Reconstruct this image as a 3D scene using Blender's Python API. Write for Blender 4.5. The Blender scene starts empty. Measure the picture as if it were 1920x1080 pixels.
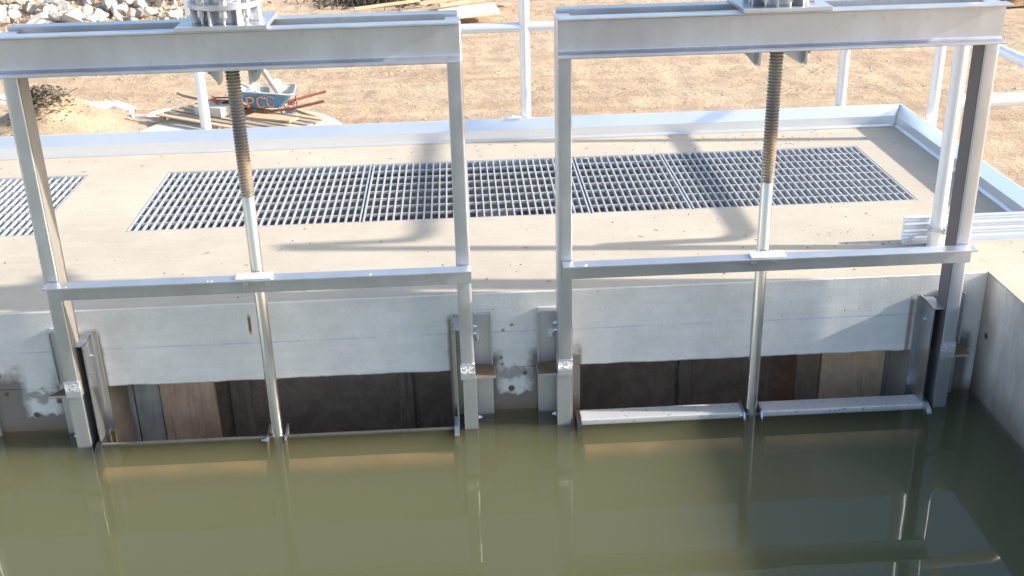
import bpy, bmesh, math, random
from mathutils import Vector, Matrix, noise
random.seed(7)
R = math.radians
sc = bpy.context.scene
col = sc.collection

# ------------------------------------------------------------------ helpers
class MB:
    """collects geometry, then links it as ONE mesh object"""
    def __init__(s): s.v = []; s.f = []; s.sm = []
    def add(s, vs, fs, smooth=False):
        o = len(s.v); s.v += [tuple(v) for v in vs]
        for f in fs: s.f.append(tuple(i + o for i in f)); s.sm.append(smooth)
    def box(s, x0, x1, y0, y1, z0, z1):
        vs = [(x, y, z) for z in (z0, z1) for y in (y0, y1) for x in (x0, x1)]
        s.add(vs, [(0, 2, 3, 1), (4, 5, 7, 6), (0, 1, 5, 4), (2, 6, 7, 3), (0, 4, 6, 2), (1, 3, 7, 5)])
        return s
    def obox(s, c, size, M=None):
        sx, sy, sz = [a / 2 for a in size]
        vs = []
        for z in (-sz, sz):
            for y in (-sy, sy):
                for x in (-sx, sx):
                    p = Vector((x, y, z))
                    if M: p = M @ p
                    vs.append(p + Vector(c))
        s.add(vs, [(0, 2, 3, 1), (4, 5, 7, 6), (0, 1, 5, 4), (2, 6, 7, 3), (0, 4, 6, 2), (1, 3, 7, 5)])
        return s
    def prism(s, poly, org, U, V, W, L, smooth=False):
        """closed 2d polygon in U,V extruded L along W"""
        U, V, W, org = Vector(U), Vector(V), Vector(W), Vector(org)
        n = len(poly)
        a = [org + U * p[0] + V * p[1] for p in poly]
        b = [p + W * L for p in a]
        s.add(a + b, [(i, (i + 1) % n, n + (i + 1) % n, n + i) for i in range(n)], smooth)
        s.add(a, [tuple(range(n))[::-1]]); s.add(b, [tuple(range(n))])
        return s
    def tube(s, pts, r, n=16, cap=True, r1=None):
        pts = [Vector(p) for p in pts]
        rings = []
        t0 = (pts[1] - pts[0]).normalized()
        ref = Vector((0, 0, 1)) if abs(t0.z) < .9 else Vector((1, 0, 0))
        u = t0.cross(ref).normalized()
        for i, p in enumerate(pts):
            if i == 0: t = pts[1] - pts[0]
            elif i == len(pts) - 1: t = pts[-1] - pts[-2]
            else: t = (pts[i + 1] - pts[i]).normalized() + (pts[i] - pts[i - 1]).normalized()
            t.normalize()
            u = (u - t * u.dot(t)).normalized(); v = t.cross(u)
            rr = r if r1 is None else r + (r1 - r) * i / (len(pts) - 1)
            rings.append([p + (u * math.cos(2 * math.pi * k / n) + v * math.sin(2 * math.pi * k / n)) * rr for k in range(n)])
        vs = [q for g in rings for q in g]; fs = []
        for i in range(len(pts) - 1):
            for k in range(n):
                fs.append((i * n + k, i * n + (k + 1) % n, (i + 1) * n + (k + 1) % n, (i + 1) * n + k))
        s.add(vs, fs, True)
        if cap:
            s.add(rings[0], [tuple(range(n))[::-1]]); s.add(rings[-1], [tuple(range(n))])
        return s
    def lathe(s, prof, c=(0, 0), n=24, smooth=True, cap=True):
        vs = []; fs = []
        for (r, z) in prof:
            for k in range(n):
                a = 2 * math.pi * k / n; vs.append((c[0] + r * math.cos(a), c[1] + r * math.sin(a), z))
        for i in range(len(prof) - 1):
            for k in range(n):
                fs.append((i * n + k, i * n + (k + 1) % n, (i + 1) * n + (k + 1) % n, (i + 1) * n + k))
        s.add(vs, fs, smooth)
        if cap:
            s.add(vs[:n], [tuple(range(n))[::-1]]); s.add(vs[-n:], [tuple(range(n))])
        return s
    def build(s, name, mat, parent=None, bevel=0, seg=2):
        me = bpy.data.meshes.new(name); me.from_pydata(s.v, [], s.f); me.validate()
        me.polygons.foreach_set('use_smooth', s.sm[:len(me.polygons)] if len(s.sm) == len(me.polygons) else [False] * len(me.polygons))
        me.materials.append(mat)
        o = bpy.data.objects.new(name, me); col.objects.link(o)
        bm = bmesh.new(); bm.from_mesh(me)
        bmesh.ops.recalc_face_normals(bm, faces=bm.faces); bm.to_mesh(me); bm.free()
        if any(s.sm): me.set_sharp_from_angle(angle=R(38))
        if parent: o.parent = parent
        if bevel:
            m = o.modifiers.new('bevel', 'BEVEL'); m.width = bevel; m.segments = seg
            m.limit_method = 'ANGLE'; m.angle_limit = R(40); m.harden_normals = False
        return o

def tag(o, label=None, cat=None, group=None, kind=None):
    if label: o['label'] = label
    if cat: o['category'] = cat
    if group: o['group'] = group
    if kind: o['kind'] = kind
    return o
def empty(name, loc=(0, 0, 0), rz=0, **k):
    o = bpy.data.objects.new(name, None); col.objects.link(o); o.location = loc; o.rotation_euler.z = rz
    o.empty_display_size = .1
    return tag(o, **k)
def copy_tree(o, parent=None):
    c = o.copy(); col.objects.link(c)
    if parent: c.parent = parent
    for ch in list(o.children): copy_tree(ch, c)
    return c

# ------------------------------------------------------------------ materials
class NT:
    def __init__(s, name):
        s.m = bpy.data.materials.new(name); s.m.use_nodes = True
        s.t = s.m.node_tree; s.b = s.t.nodes['Principled BSDF']
        s.tc = s.t.nodes.new('ShaderNodeTexCoord')
    def n(s, typ, **kw):
        nd = s.t.nodes.new(typ)
        for k, v in kw.items():
            if hasattr(nd, k): setattr(nd, k, v)
            else: nd.inputs[k.replace('_', ' ')].default_value = v
        return nd
    def l(s, a, b): s.t.links.new(a, b)
    def coord(s, scale=(1, 1, 1), rot=(0, 0, 0)):
        mp = s.n('ShaderNodeMapping'); mp.inputs['Scale'].default_value = scale; mp.inputs['Rotation'].default_value = rot
        s.l(s.tc.outputs['Object'], mp.inputs[0]); return mp.outputs[0]
    def noise(s, scale, detail=5, rough=.55, vec=None, dist=0):
        nd = s.n('ShaderNodeTexNoise'); nd.inputs['Scale'].default_value = scale; nd.inputs['Detail'].default_value = detail
        nd.inputs['Roughness'].default_value = rough; nd.inputs['Distortion'].default_value = dist
        s.l(vec if vec else s.tc.outputs['Object'], nd.inputs['Vector']); return nd.outputs[0]
    def ramp(s, f, stops):
        nd = s.n('ShaderNodeValToRGB'); cr = nd.color_ramp
        while len(cr.elements) < len(stops): cr.elements.new(.5)
        for e, (p, c) in zip(cr.elements, stops):
            e.position = p; e.color = (c, c, c, 1) if isinstance(c, (int, float)) else (*c, 1)
        s.l(f, nd.inputs[0]); return nd.outputs[0]
    def mix(s, f, a, b, mode='MIX'):
        nd = s.n('ShaderNodeMix', data_type='RGBA', blend_type=mode)
        for sock, v in ((nd.inputs[0], f), (nd.inputs[6], a), (nd.inputs[7], b)):
            if isinstance(v, (int, float)): sock.default_value = v
            elif isinstance(v, tuple): sock.default_value = (*v, 1)
            else: s.l(v, sock)
        return nd.outputs[2]
    def math(s, op, a, b=0.0, c=None, clamp=False):
        nd = s.n('ShaderNodeMath', operation=op, use_clamp=clamp)
        for sock, v in zip(nd.inputs, (a, b, c)):
            if v is None: continue
            if isinstance(v, (int, float)): sock.default_value = v
            else: s.l(v, sock)
        return nd.outputs[0]
    def band(s, v, lo, hi, soft):
        """1 inside [lo,hi] of value v"""
        a = s.math('MULTIPLY_ADD', v, 1 / soft, -lo / soft + .5, clamp=True)
        b = s.math('MULTIPLY_ADD', v, -1 / soft, hi / soft + .5, clamp=True)
        return s.math('MULTIPLY', a, b)
    def xyz(s, vec=None):
        nd = s.n('ShaderNodeSeparateXYZ'); s.l(vec if vec else s.tc.outputs['Object'], nd.inputs[0]); return nd.outputs
    def bump(s, h, strength, dist=.01, prev=None):
        nd = s.n('ShaderNodeBump'); nd.inputs['Strength'].default_value = strength; nd.inputs['Distance'].default_value = dist
        s.l(h, nd.inputs['Height'])
        if prev: s.l(prev, nd.inputs['Normal'])
        return nd.outputs[0]
    def out(s, color=None, rough=None, normal=None, metal=None, **kw):
        for sock, v in (('Base Color', color), ('Roughness', rough), ('Normal', normal), ('Metallic', metal)):
            if v is None: continue
            if isinstance(v, (int, float)): s.b.inputs[sock].default_value = v
            elif isinstance(v, tuple): s.b.inputs[sock].default_value = (*v, 1)
            else: s.l(v, s.b.inputs[sock])
        for k, v in kw.items(): s.b.inputs[k.replace('_', ' ')].default_value = v
        return s.m

def plain(name, c, rough=.6, metal=0, var=.12, scale=12, bump=.15):
    m = NT(name); f = m.noise(scale, 6); g = m.noise(scale * 9, 3)
    lo = tuple(x * (1 - var) for x in c); hi = tuple(min(1, x * (1 + var)) for x in c)
    cc = m.mix(m.ramp(f, [(.3, 0), (.7, 1)]), lo, hi)
    rr = m.math('MULTIPLY_ADD', g, .2, rough - .1)
    return m.out(cc, rr, m.bump(g, bump, .002), metal)

SPOTS = [(-.027, -.140, .0055), (.003, -.122, .006), (-.036, -.245, .006), (-.033, -.27, .0055), (.045, -.308, .009), (-.003, -.365, .012), (-1.715, -.30, .009), (-1.63, -.385, .012), (-1.545, -.335, .010), (-1.725, -.23, .007)]
def concrete_mat(name='concrete', wall=False, base=(.415, .36, .285), hi=(.51, .455, .365)):
    m = NT(name)
    big = m.noise(1.6, 6, .6); mid = m.noise(11, 6, .65); fine = m.noise(120, 4, .7); sp = m.noise(260, 2, .6)
    c = m.mix(m.ramp(big, [(.3, 0), (.72, 1)]), base, hi)
    c = m.mix(m.ramp(mid, [(.35, .45 if wall else .22), (.6, 0)]), c, tuple(x * .80 for x in base))
    tw = m.noise(5, 6, .7, m.coord((.5, 3.5, 1), (0, 0, R(12)))); c = m.mix(m.math('MULTIPLY', m.ramp(tw, [(.52, 0), (.70, 1)]), .45), c, tuple(min(.8, x * 1.08) for x in hi))
    tw2 = m.noise(.9, 5, .7); c = m.mix(m.math('MULTIPLY', m.ramp(tw2, [(.56, 0), (.66, 1)]), .22), c, (base[0] * .86, base[1] * .80, base[2] * .70))
    c = m.mix(m.math('MULTIPLY', m.ramp(fine, [(.35, 1), (.52, 0)]), .22), c, tuple(x * .68 for x in base))
    vo = m.n('ShaderNodeTexVoronoi'); vo.inputs['Scale'].default_value = 26; m.l(m.tc.outputs['Object'], vo.inputs['Vector'])
    pit = m.ramp(vo.outputs['Distance'], [(.05, 1), (.11, 0)])
    pm = m.math('MULTIPLY', pit, m.ramp(m.noise(5, 3), [(.55, 0), (.62, 1)]))
    c = m.mix(m.math('MULTIPLY', pm, .75), c, (.16, .12, .09))
    if wall:
        x, y, z = m.xyz()
        # faint horizontal form streaks
        st = m.noise(3, 5, .6, m.coord((1.2, 1, 14)))
        c = m.mix(m.math('MULTIPLY', m.ramp(st, [(.35, 1), (.6, 0)]), .22), c, tuple(q * .78 for q in base))
        # blue chalk line
        wob = m.math('MULTIPLY_ADD', m.noise(2, 2), .006, -.150)
        dz = m.math('ABSOLUTE', m.math('SUBTRACT', z, wob))
        ln = m.math('MULTIPLY', m.ramp(dz, [(.0, 1), (.0028, 0)]), m.ramp(m.noise(5, 6, .8), [(.42, 0), (.56, 1)]))
        c = m.mix(m.math('MULTIPLY', ln, .55), c, (.16, .26, .52))
        # rust run
        ru = m.math('MULTIPLY', m.band(x, -.877, -.867, .004), m.band(z, -.11, -.045, .02))
        c = m.mix(ru, c, (.20, .08, .03))
        # patches of repair mortar / honeycombed grey on the piers
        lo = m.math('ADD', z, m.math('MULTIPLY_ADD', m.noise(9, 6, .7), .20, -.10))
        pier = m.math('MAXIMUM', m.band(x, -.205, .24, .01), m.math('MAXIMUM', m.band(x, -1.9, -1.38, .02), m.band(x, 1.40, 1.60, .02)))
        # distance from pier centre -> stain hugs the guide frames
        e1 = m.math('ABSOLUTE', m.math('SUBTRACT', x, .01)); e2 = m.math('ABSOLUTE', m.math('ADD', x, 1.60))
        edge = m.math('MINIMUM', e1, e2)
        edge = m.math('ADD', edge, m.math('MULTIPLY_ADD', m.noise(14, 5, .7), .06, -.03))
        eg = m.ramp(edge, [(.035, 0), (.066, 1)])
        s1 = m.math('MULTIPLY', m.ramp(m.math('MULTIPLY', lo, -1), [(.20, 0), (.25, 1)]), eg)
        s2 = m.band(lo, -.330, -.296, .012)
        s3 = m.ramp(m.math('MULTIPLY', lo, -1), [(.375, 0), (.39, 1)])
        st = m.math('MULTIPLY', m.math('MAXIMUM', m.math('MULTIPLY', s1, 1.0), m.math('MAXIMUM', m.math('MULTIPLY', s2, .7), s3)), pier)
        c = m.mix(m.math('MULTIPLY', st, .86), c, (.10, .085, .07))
        pt = m.math('MULTIPLY', m.math('MULTIPLY', m.band(lo, -.375, -.335, .025), m.math('SUBTRACT', 1.0, eg)), pier)
        c = m.mix(m.math('MULTIPLY', pt, .40), c, (.60, .60, .59))
        for gx_ in (-1.376, -.2065, 1.377):
            dg = m.math('ADD', m.math('ABSOLUTE', m.math('SUBTRACT', x, gx_)), m.math('MULTIPLY_ADD', mid, .014, -.008))
            c = m.mix(m.math('MULTIPLY', m.math('MULTIPLY', m.ramp(dg, [(.003, 1), (.010, 0)]), m.ramp(m.math('MULTIPLY', z, -1), [(.07, 0), (.10, 1)])), .8), c, (.15, .095, .06))
        for sx_, sz_, rr_ in SPOTS:
            dd = m.math('POWER', m.math('ADD', m.math('POWER', m.math('SUBTRACT', x, sx_), 2.0), m.math('POWER', m.math('SUBTRACT', z, sz_), 2.0)), .5)
            dd = m.math('ADD', dd, m.math('MULTIPLY', fine, .006))
            c = m.mix(m.ramp(dd, [(rr_, 1), (rr_ + .004, 0)]), c, (.10, .06, .04))
        mud = m.ramp(m.math('MULTIPLY', z, -1), [(.405, 0), (.445, 1)])
        c = m.mix(m.math('MULTIPLY', m.math('MULTIPLY', mud, m.ramp(y, [(.01, 1), (.03, 0)])), .75), c, (.17, .115, .06))
    h = m.math('ADD', m.math('MULTIPLY', fine, .5), m.math('MULTIPLY', mid, .5))
    nr = m.bump(h, .30, .004); nr = m.bump(m.math('MULTIPLY', m.math('MAXIMUM', pit, 0.0), -1.0), .5, .002, nr)
    return m.out(c, m.math('MULTIPLY_ADD', fine, .2, .72), nr)

def steel_mat(name, c=(.60, .60, .62), rough=.42, metal=.75, slime=True, bp=.12):
    m = NT(name)
    big = m.noise(2.5, 6, .62); st = m.noise(5, 6, .65, m.coord((2.6, 2.6, .9))); fine = m.noise(180, 3, .6); mid = m.noise(24, 5, .7)
    cc = m.mix(m.ramp(big, [(.3, 0), (.7, 1)]), tuple(x * .88 for x in c), tuple(min(1, x * 1.08) for x in c))
    cc = m.mix(m.math('MULTIPLY', m.ramp(st, [(.42, 1), (.62, 0)]), .28), cc, tuple(x * .72 for x in c))
    cc = m.mix(m.math('MULTIPLY', m.ramp(mid, [(.60, 0), (.72, 1)]), .42), cc, (.40, .33, .25))
    scr = m.noise(26, 3, .7, m.coord((6, 6, .6), (0, R(18), 0))); cc = m.mix(m.math('MULTIPLY', m.ramp(scr, [(.66, 0), (.69, 1)]), .35), cc, (.75, .75, .76))
    rr = m.math('ADD', m.math('MULTIPLY_ADD', st, .22, rough - .11), m.math('MULTIPLY_ADD', fine, .12, -.06))
    if slime:
        x, y, z = m.xyz(); sl = m.ramp(m.math('ADD', m.math('MULTIPLY', z, -1), m.math('MULTIPLY', mid, .004)), [(.4505, 0), (.456, 1)])
        cc = m.mix(sl, cc, (.075, .066, .03)); rr = m.math('MAXIMUM', rr, sl); metal = m.math('MULTIPLY', m.math('SUBTRACT', 1.0, sl), metal)
    return m.out(cc, rr, m.bump(fine, bp, .001), metal)

M_deck = concrete_mat('deck_concrete')
M_wall = concrete_mat('wall_concrete', True, (.56, .555, .535), (.68, .675, .65))
M_pit = concrete_mat('pit_concrete', False, (.60, .45, .37), (.74, .58, .50))
M_pad = concrete_mat('pad_concrete', False, (.50, .46, .39), (.60, .56, .48))
M_steel = steel_mat('bead_blasted_steel', (.57, .585, .625), .40, .85)
M_steel2 = steel_mat('guide_steel', (.58, .58, .61), .30, .92, True, .03)
M_white = plain('white_nylon', (.78, .79, .80), .45)
def smooth_alu(name, c, rough, metal):
    m = NT(name); f = m.noise(3, 4, .5); g = m.noise(2.5, 5, .6, m.coord((.6, 8, 8)))
    cc = m.mix(m.ramp(f, [(.3, 0), (.7, 1)]), tuple(x * .95 for x in c), c)
    cc = m.mix(m.math('MULTIPLY', m.ramp(g, [(.62, 0), (.72, 1)]), .16), cc, (.62, .60, .56))
    return m.out(cc, m.math('MULTIPLY_ADD', f, .06, rough - .03), None, metal)
M_alu = smooth_alu('rail_aluminium', (.82, .84, .87), .36, .45)
M_toe = smooth_alu('toe_aluminium', (.80, .82, .86), .30, .70)
M_grate = plain('grating_aluminium', (.50, .515, .535), .42, .4, .08, 12, .1)
M_bolt = plain('bolt_zinc', (.62, .63, .64), .3, .9)
M_black = plain('black_rubber', (.02, .02, .022), .5)
M_mud = plain('mud_film', (.16, .10, .05), .75, 0, .3, 20, .4)
M_silted = plain('silted_orange_film', (.42, .21, .075), .8, 0, .45, 5, .4)
M_rustlip = plain('rust_film', (.42, .25, .11), .7, 0, .3, 20, .4)
M_pipe = plain('galvanised_tool', (.42, .36, .30), .4, .6)
M_rust = plain('rusty_steel', (.26, .09, .045), .8, 0, .35, 18, .4)
M_blue = plain('worn_blue_paint', (.10, .24, .44), .5, .0, .3, 7, .3)
M_inside = plain('cement_crusted_tray', (.42, .43, .40), .8, 0, .25, 9, .5)
M_orange = plain('orange_spray_paint', (.66, .30, .13), .6)
M_bucket = plain('white_plastic', (.80, .80, .80), .4)
M_rock = NT('broken_concrete')
_m = M_rock; _r = _m.noise(1.7, 6, .6); _f = _m.noise(14, 5, .7)
_oi = _m.n('ShaderNodeObjectInfo')
_c = _m.mix(_m.ramp(_r, [(.3, 0), (.7, 1)]), (.40, .365, .32), (.60, .57, .52))
_c = _m.mix(_m.math('MULTIPLY', _oi.outputs['Random'], .35), _c, (.40, .36, .33))
_c = _m.mix(_m.math('MULTIPLY', _m.ramp(_f, [(.38, 1), (.55, 0)]), .35), _c, (.30, .26, .21))
M_rock = _m.out(_c, .9, _m.bump(_f, .6, .03))

def wood_mat(name, a, b, sc_=6):
    m = NT(name); g = m.noise(sc_, 6, .6, m.coord((1, 14, 14))); k = m.noise(2, 3)
    oi = m.n('ShaderNodeObjectInfo')
    c = m.mix(m.ramp(g, [(.3, 0), (.7, 1)]), a, b)
    c = m.mix(m.math('MULTIPLY', oi.outputs['Random'], .25), c, tuple(x * .7 for x in a))
    c = m.mix(m.math('MULTIPLY', m.ramp(k, [(.6, 0), (.7, 1)]), .4), c, tuple(x * .6 for x in a))
    return m.out(c, .8, m.bump(g, .3, .004))
M_wood = wood_mat('sawn_timber', (.44, .32, .19), (.66, .52, .34))
M_wood2 = wood_mat('grey_timber', (.28, .215, .15), (.46, .37, .27))
M_ply = wood_mat('pale_plywood', (.66, .56, .40), (.80, .70, .54), 2)

def vplank(name, a, b):
    m = NT(name); g = m.noise(7, 6, .6, m.coord((14, 1, 1.2))); k = m.noise(3, 5, .7); f = m.noise(60, 4, .7)
    c = m.mix(m.ramp(g, [(.3, 0), (.7, 1)]), a, b)
    c = m.mix(m.math('MULTIPLY', m.ramp(k, [(.42, 0), (.62, 1)]), .6), c, tuple(x * .5 for x in a))
    ks = m.noise(5, 6, .75, m.coord((9, 1, .5))); c = m.mix(m.math('MULTIPLY', m.ramp(ks, [(.56, 0), (.66, 1)]), .7), c, tuple(x * .4 for x in a))
    return m.out(c, .85, m.bump(f, .4, .004))
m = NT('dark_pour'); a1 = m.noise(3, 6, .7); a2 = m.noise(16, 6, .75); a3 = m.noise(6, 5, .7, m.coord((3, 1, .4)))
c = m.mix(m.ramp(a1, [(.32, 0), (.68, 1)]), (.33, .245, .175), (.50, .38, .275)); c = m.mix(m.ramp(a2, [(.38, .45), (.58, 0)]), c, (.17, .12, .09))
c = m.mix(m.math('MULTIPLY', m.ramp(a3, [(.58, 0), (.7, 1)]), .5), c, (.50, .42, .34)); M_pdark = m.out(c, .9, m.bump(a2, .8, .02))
M_pmid = vplank('umber_form_board', (.30, .22, .155), (.44, .34, .25))
M_pbrown = vplank('brown_form_timber', (.30, .20, .13), (.42, .29, .19))
M_ptan = vplank('tan_form_timber', (.84, .56, .34), (.92, .68, .45))
M_pgrey = vplank('grey_form_board', (.36, .36, .34), (.52, .51, .47))

m = NT('side_concrete'); x, y, z = m.xyz(); bg = m.noise(2.2, 6, .65); md = m.noise(7, 6, .7); vt = m.noise(4, 5, .65, m.coord((1, 2.2, .5))); fn = m.noise(110, 4, .7)
c = m.mix(m.ramp(bg, [(.3, 0), (.7, 1)]), (.42, .405, .39), (.62, .60, .575))
c = m.mix(m.math('MULTIPLY', m.ramp(vt, [(.38, 1), (.60, 0)]), .65), c, (.27, .25, .235))
c = m.mix(m.math('MULTIPLY', m.ramp(md, [(.55, 0), (.68, 1)]), .35), c, (.62, .60, .58))
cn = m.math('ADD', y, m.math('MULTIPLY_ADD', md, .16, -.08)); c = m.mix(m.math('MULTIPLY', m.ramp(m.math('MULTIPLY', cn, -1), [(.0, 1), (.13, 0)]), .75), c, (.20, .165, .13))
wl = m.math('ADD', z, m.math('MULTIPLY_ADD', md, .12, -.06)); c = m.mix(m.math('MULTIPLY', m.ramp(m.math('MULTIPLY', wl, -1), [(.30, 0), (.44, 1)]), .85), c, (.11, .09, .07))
c = m.mix(m.math('MULTIPLY', m.ramp(fn, [(.35, 1), (.5, 0)]), .3), c, (.25, .22, .2))
d1 = m.math('POWER', m.math('ADD', m.math('POWER', m.math('ADD', y, .06), 2), m.math('POWER', m.math('ADD', z, .215), 2)), .5)
c = m.mix(m.ramp(m.math('ADD', d1, m.math('MULTIPLY', fn, .008)), [(.012, 1), (.02, 0)]), c, (.06, .04, .03))
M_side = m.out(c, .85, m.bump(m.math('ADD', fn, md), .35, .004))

# stem: grease-black threads up top, rust below, bright shaft further down (object z = world z)
m = NT('greased_stem'); x, y, z = m.xyz(); nz = m.noise(8, 5, .7); nf = m.noise(60, 4, .7)
zz = m.math('ADD', z, m.math('MULTIPLY_ADD', nz, .10, -.05))
zn = m.math('MULTIPLY_ADD', zz, 1.0, 0.0)
c = m.ramp(zn, [(.0, (.50, .49, .485)), (.40, (.50, .47, .43)), (.445, (.46, .39, .31)), (.50, (.36, .26, .18)), (.545, (.25, .20, .16)), (.60, (.17, .165, .16)), (.75, (.26, .24, .215))])
c = m.mix(m.math('MULTIPLY', m.math('MULTIPLY', m.ramp(nf, [(.35, 1), (.55, 0)]), m.ramp(z, [(.36, .04), (.42, 1)])), .35), c, (.22, .19, .16))
mt = m.ramp(zn, [(.40, .95), (.50, .35), (.60, .45)])
M_stem = m.out(c, m.math('MULTIPLY_ADD', m.math('MULTIPLY', nf, m.ramp(z, [(.36, 0), (.42, 1)])), .25, .22), None, mt)

# dirt
m = NT('graded_dirt'); b1 = m.noise(.35, 6, .6); b2 = m.noise(2.2, 7, .68); b3 = m.noise(14, 6, .75); tr = m.noise(1.0, 6, .62, m.coord((.35, 2.2, 1), (0, 0, R(-8))))
c = m.mix(m.ramp(b1, [(.35, 0), (.65, 1)]), (.385, .268, .172), (.52, .385, .262))
c = m.mix(m.ramp(tr, [(.42, 0), (.62, .65)]), c, (.60, .46, .31))
c = m.mix(m.math('MULTIPLY', m.ramp(b2, [(.38, 1), (.52, 0)]), .34), c, (.34, .22, .13))
c = m.mix(m.math('MULTIPLY', m.ramp(b3, [(.58, 0), (.68, 1)]), .3), c, (.64, .52, .38))
c = m.mix(m.math('MULTIPLY', m.ramp(b3, [(.32, 1), (.42, 0)]), .4), c, (.30, .20, .12))
x, y, z = m.xyz()
u = m.math('ADD', m.math('MULTIPLY_ADD', x, .10, y), m.math('MULTIPLY', b1, 1.2))
tm = None
for yc in (15.0, 16.7, 18.6, 20.2):
    t_ = m.band(u, yc - .16, yc + .16, .08); tm = t_ if tm is None else m.math('MAXIMUM', tm, t_)
wv_ = m.math('SINE', m.math('MULTIPLY', m.math('ADD', x, m.math('MULTIPLY', m.math('PINGPONG', u, .16), 1.4)), 42.0))
tm = m.math('MULTIPLY', tm, m.ramp(b2, [(.36, .15), (.55, 1)]))
c = m.mix(m.math('MULTIPLY', tm, .35), c, (.62, .49, .345))
nr = m.bump(m.math('ADD', b3, m.math('MULTIPLY', b2, .8)), .9, .07); nr = m.bump(m.math('MULTIPLY', wv_, tm), .5, .03, nr)
M_dirt = m.out(c, .95, nr)
M_silt = plain('dried_grout', (.60, .54, .45), .9, 0, .15, 5, .5)

# water: clear mirror-like skin over turbid olive water
m = NT('turbid_water'); nt_ = m.t; nt_.nodes.remove(m.b)
w1 = m.noise(2.2, 2, .5, m.coord((1, 1.5, 1))); w2 = m.noise(9, 2, .5)
nr = m.bump(w1, .15, .006); nr = m.bump(w2, .05, .0008, nr)
ge = m.n('ShaderNodeNewGeometry'); vm = m.n('ShaderNodeVectorMath', operation='DOT_PRODUCT'); m.l(ge.outputs['Incoming'], vm.inputs[0]); m.l(nr, vm.inputs[1])
ca = m.math('SUBTRACT', 1.0, m.math('ABSOLUTE', vm.outputs['Value']), clamp=True)
frs = m.math('MULTIPLY_ADD', m.math('POWER', ca, 5.0), .97, .03)   # Schlick reflectance of a water surface, same from both sides
gl = m.n('ShaderNodeBsdfGlossy'); gl.inputs['Roughness'].default_value = .012; m.l(nr, gl.inputs['Normal'])
tr_ = m.n('ShaderNodeBsdfTransparent'); mx = m.n('ShaderNodeMixShader')
m.l(frs, mx.inputs[0]); m.l(tr_.outputs[0], mx.inputs[1]); m.l(gl.outputs[0], mx.inputs[2])
vs_ = m.n('ShaderNodeVolumeScatter'); va_ = m.n('ShaderNodeVolumeAbsorption'); ad = m.n('ShaderNodeAddShader')
WD = 6.0; WC = (.355, .355, .21, 1)
vs_.inputs['Color'].default_value = WC; vs_.inputs['Density'].default_value = WD; va_.inputs['Color'].default_value = WC; va_.inputs['Density'].default_value = WD
m.l(vs_.outputs[0], ad.inputs[0]); m.l(va_.outputs[0], ad.inputs[1])
mo = nt_.nodes['Material Output']; m.l(mx.outputs[0], mo.inputs['Surface']); m.l(ad.outputs[0], mo.inputs['Volume'])
M_water = m.m

# ------------------------------------------------------------------ the concrete basin
X0, X1, XR = -6.4, 2.02, 1.627          # far left, outer right face, inner face of the right wall
ZW = -.447
GY0, GY1 = .7244, 1.4689
GX = [-1.459, -.545, .360, .761, 1.6645]
GC = [-2.485, -.797, .8185]            # gate centres
basin = empty('concrete_basin', (0, 0, 0), label='pale concrete basin with a deck above two gate openings and a side wall', cat='basin')
b = MB()
b.box(X0, XR, .006, GY0, -.06, 0); b.box(XR, X1, .32, GY0, -.25, 0); b.box(X0, XR, .20, GY0, -.25, -.06)                       # strip behind the front wall
b.box(X0, X1, GY1, 1.90, -.25, 0)
b.box(GX[4], X1, GY0, GY1, -.25, 0)
b.box(-1.812, GX[0], GY0, GY1, -.25, 0)
b.box(X0, -5.0, GY0, GY1, -.25, 0)
b.box(XR, X1, -8.3, .32, -3.2, 0)
b.build('deck_slab', M_deck, basin)
# front wall: lintel with a chipped lower arris, piers
b = MB()
xs = []
xx = X0
while xx < XR - 1e-6: xs.append(xx); xx += .018 if xx > -2.2 else .15
xs.append(XR)
prof = []
for x_ in xs:
    inb = any(abs(x_ - g) < .60 for g in GC)
    j = noise.noise(Vector((x_ * 9, 0, 0))) * .004 + noise.noise(Vector((x_ * 45, 3, 0))) * .003 + noise.noise(Vector((x_ * 1.5, 7, 0))) * .006
    t = noise.noise(Vector((x_ * 14, 9, 1))) * .0015
    prof.append([(x_, .20, -.061), (x_, .0062, -.061), (x_, .0062, -.0008), (x_, .0035 + abs(t), -.0006), (x_, 0 + t * .6, -.004), (x_, t * .4, -.14), (x_, 0, -.283 + j), (x_, .007, -.290 + j), (x_, .20, -.290)])
n = 9; vs = [p for r in prof for p in r]; fs = []
for i in range(len(prof) - 1):
    for k in range(n):
        fs.append((i * n + k, i * n + (k + 1) % n, (i + 1) * n + (k + 1) % n, (i + 1) * n + k))
b.add(vs, fs)
edges = [X0] + [e for g in GC for e in (g - .583, g + .587)] + [XR]
for i in range(0, len(edges), 2): b.box(edges[i], edges[i + 1], .0, .20, -3.2, -.2845)
for g in GC: b.box(g - .583, g + .587, .0, .20, -3.2, -1.25)
b.build('front_wall', M_wall, basin)
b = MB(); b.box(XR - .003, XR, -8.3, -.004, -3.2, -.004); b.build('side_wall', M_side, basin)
b = MB()
b.box(X0, X1, 1.56, 1.90, -3.2, -.25); b.box(X0, XR, .545, 1.56, -.62, -.50); b.box(-.09, .10, .55, 1.56, -1.55, -.25); b.box(-1.75, -1.53, .55, 1.56, -1.55, -.25)
b.box(XR + .05, X1, .32, 1.56, -1.55, -.25)
b.build('chamber_wall', M_pit, basin)
b = MB(); b.box(X0 - .3, X0, -8.3, 1.9, -3.2, 0); b.box(X0 - .3, X1, -8.6, -8.3, -3.2, 0); b.box(X0, XR, -8.3, 0, -3.2, -2.9)
b.build('outer_wall', M_wall, basin)
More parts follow.
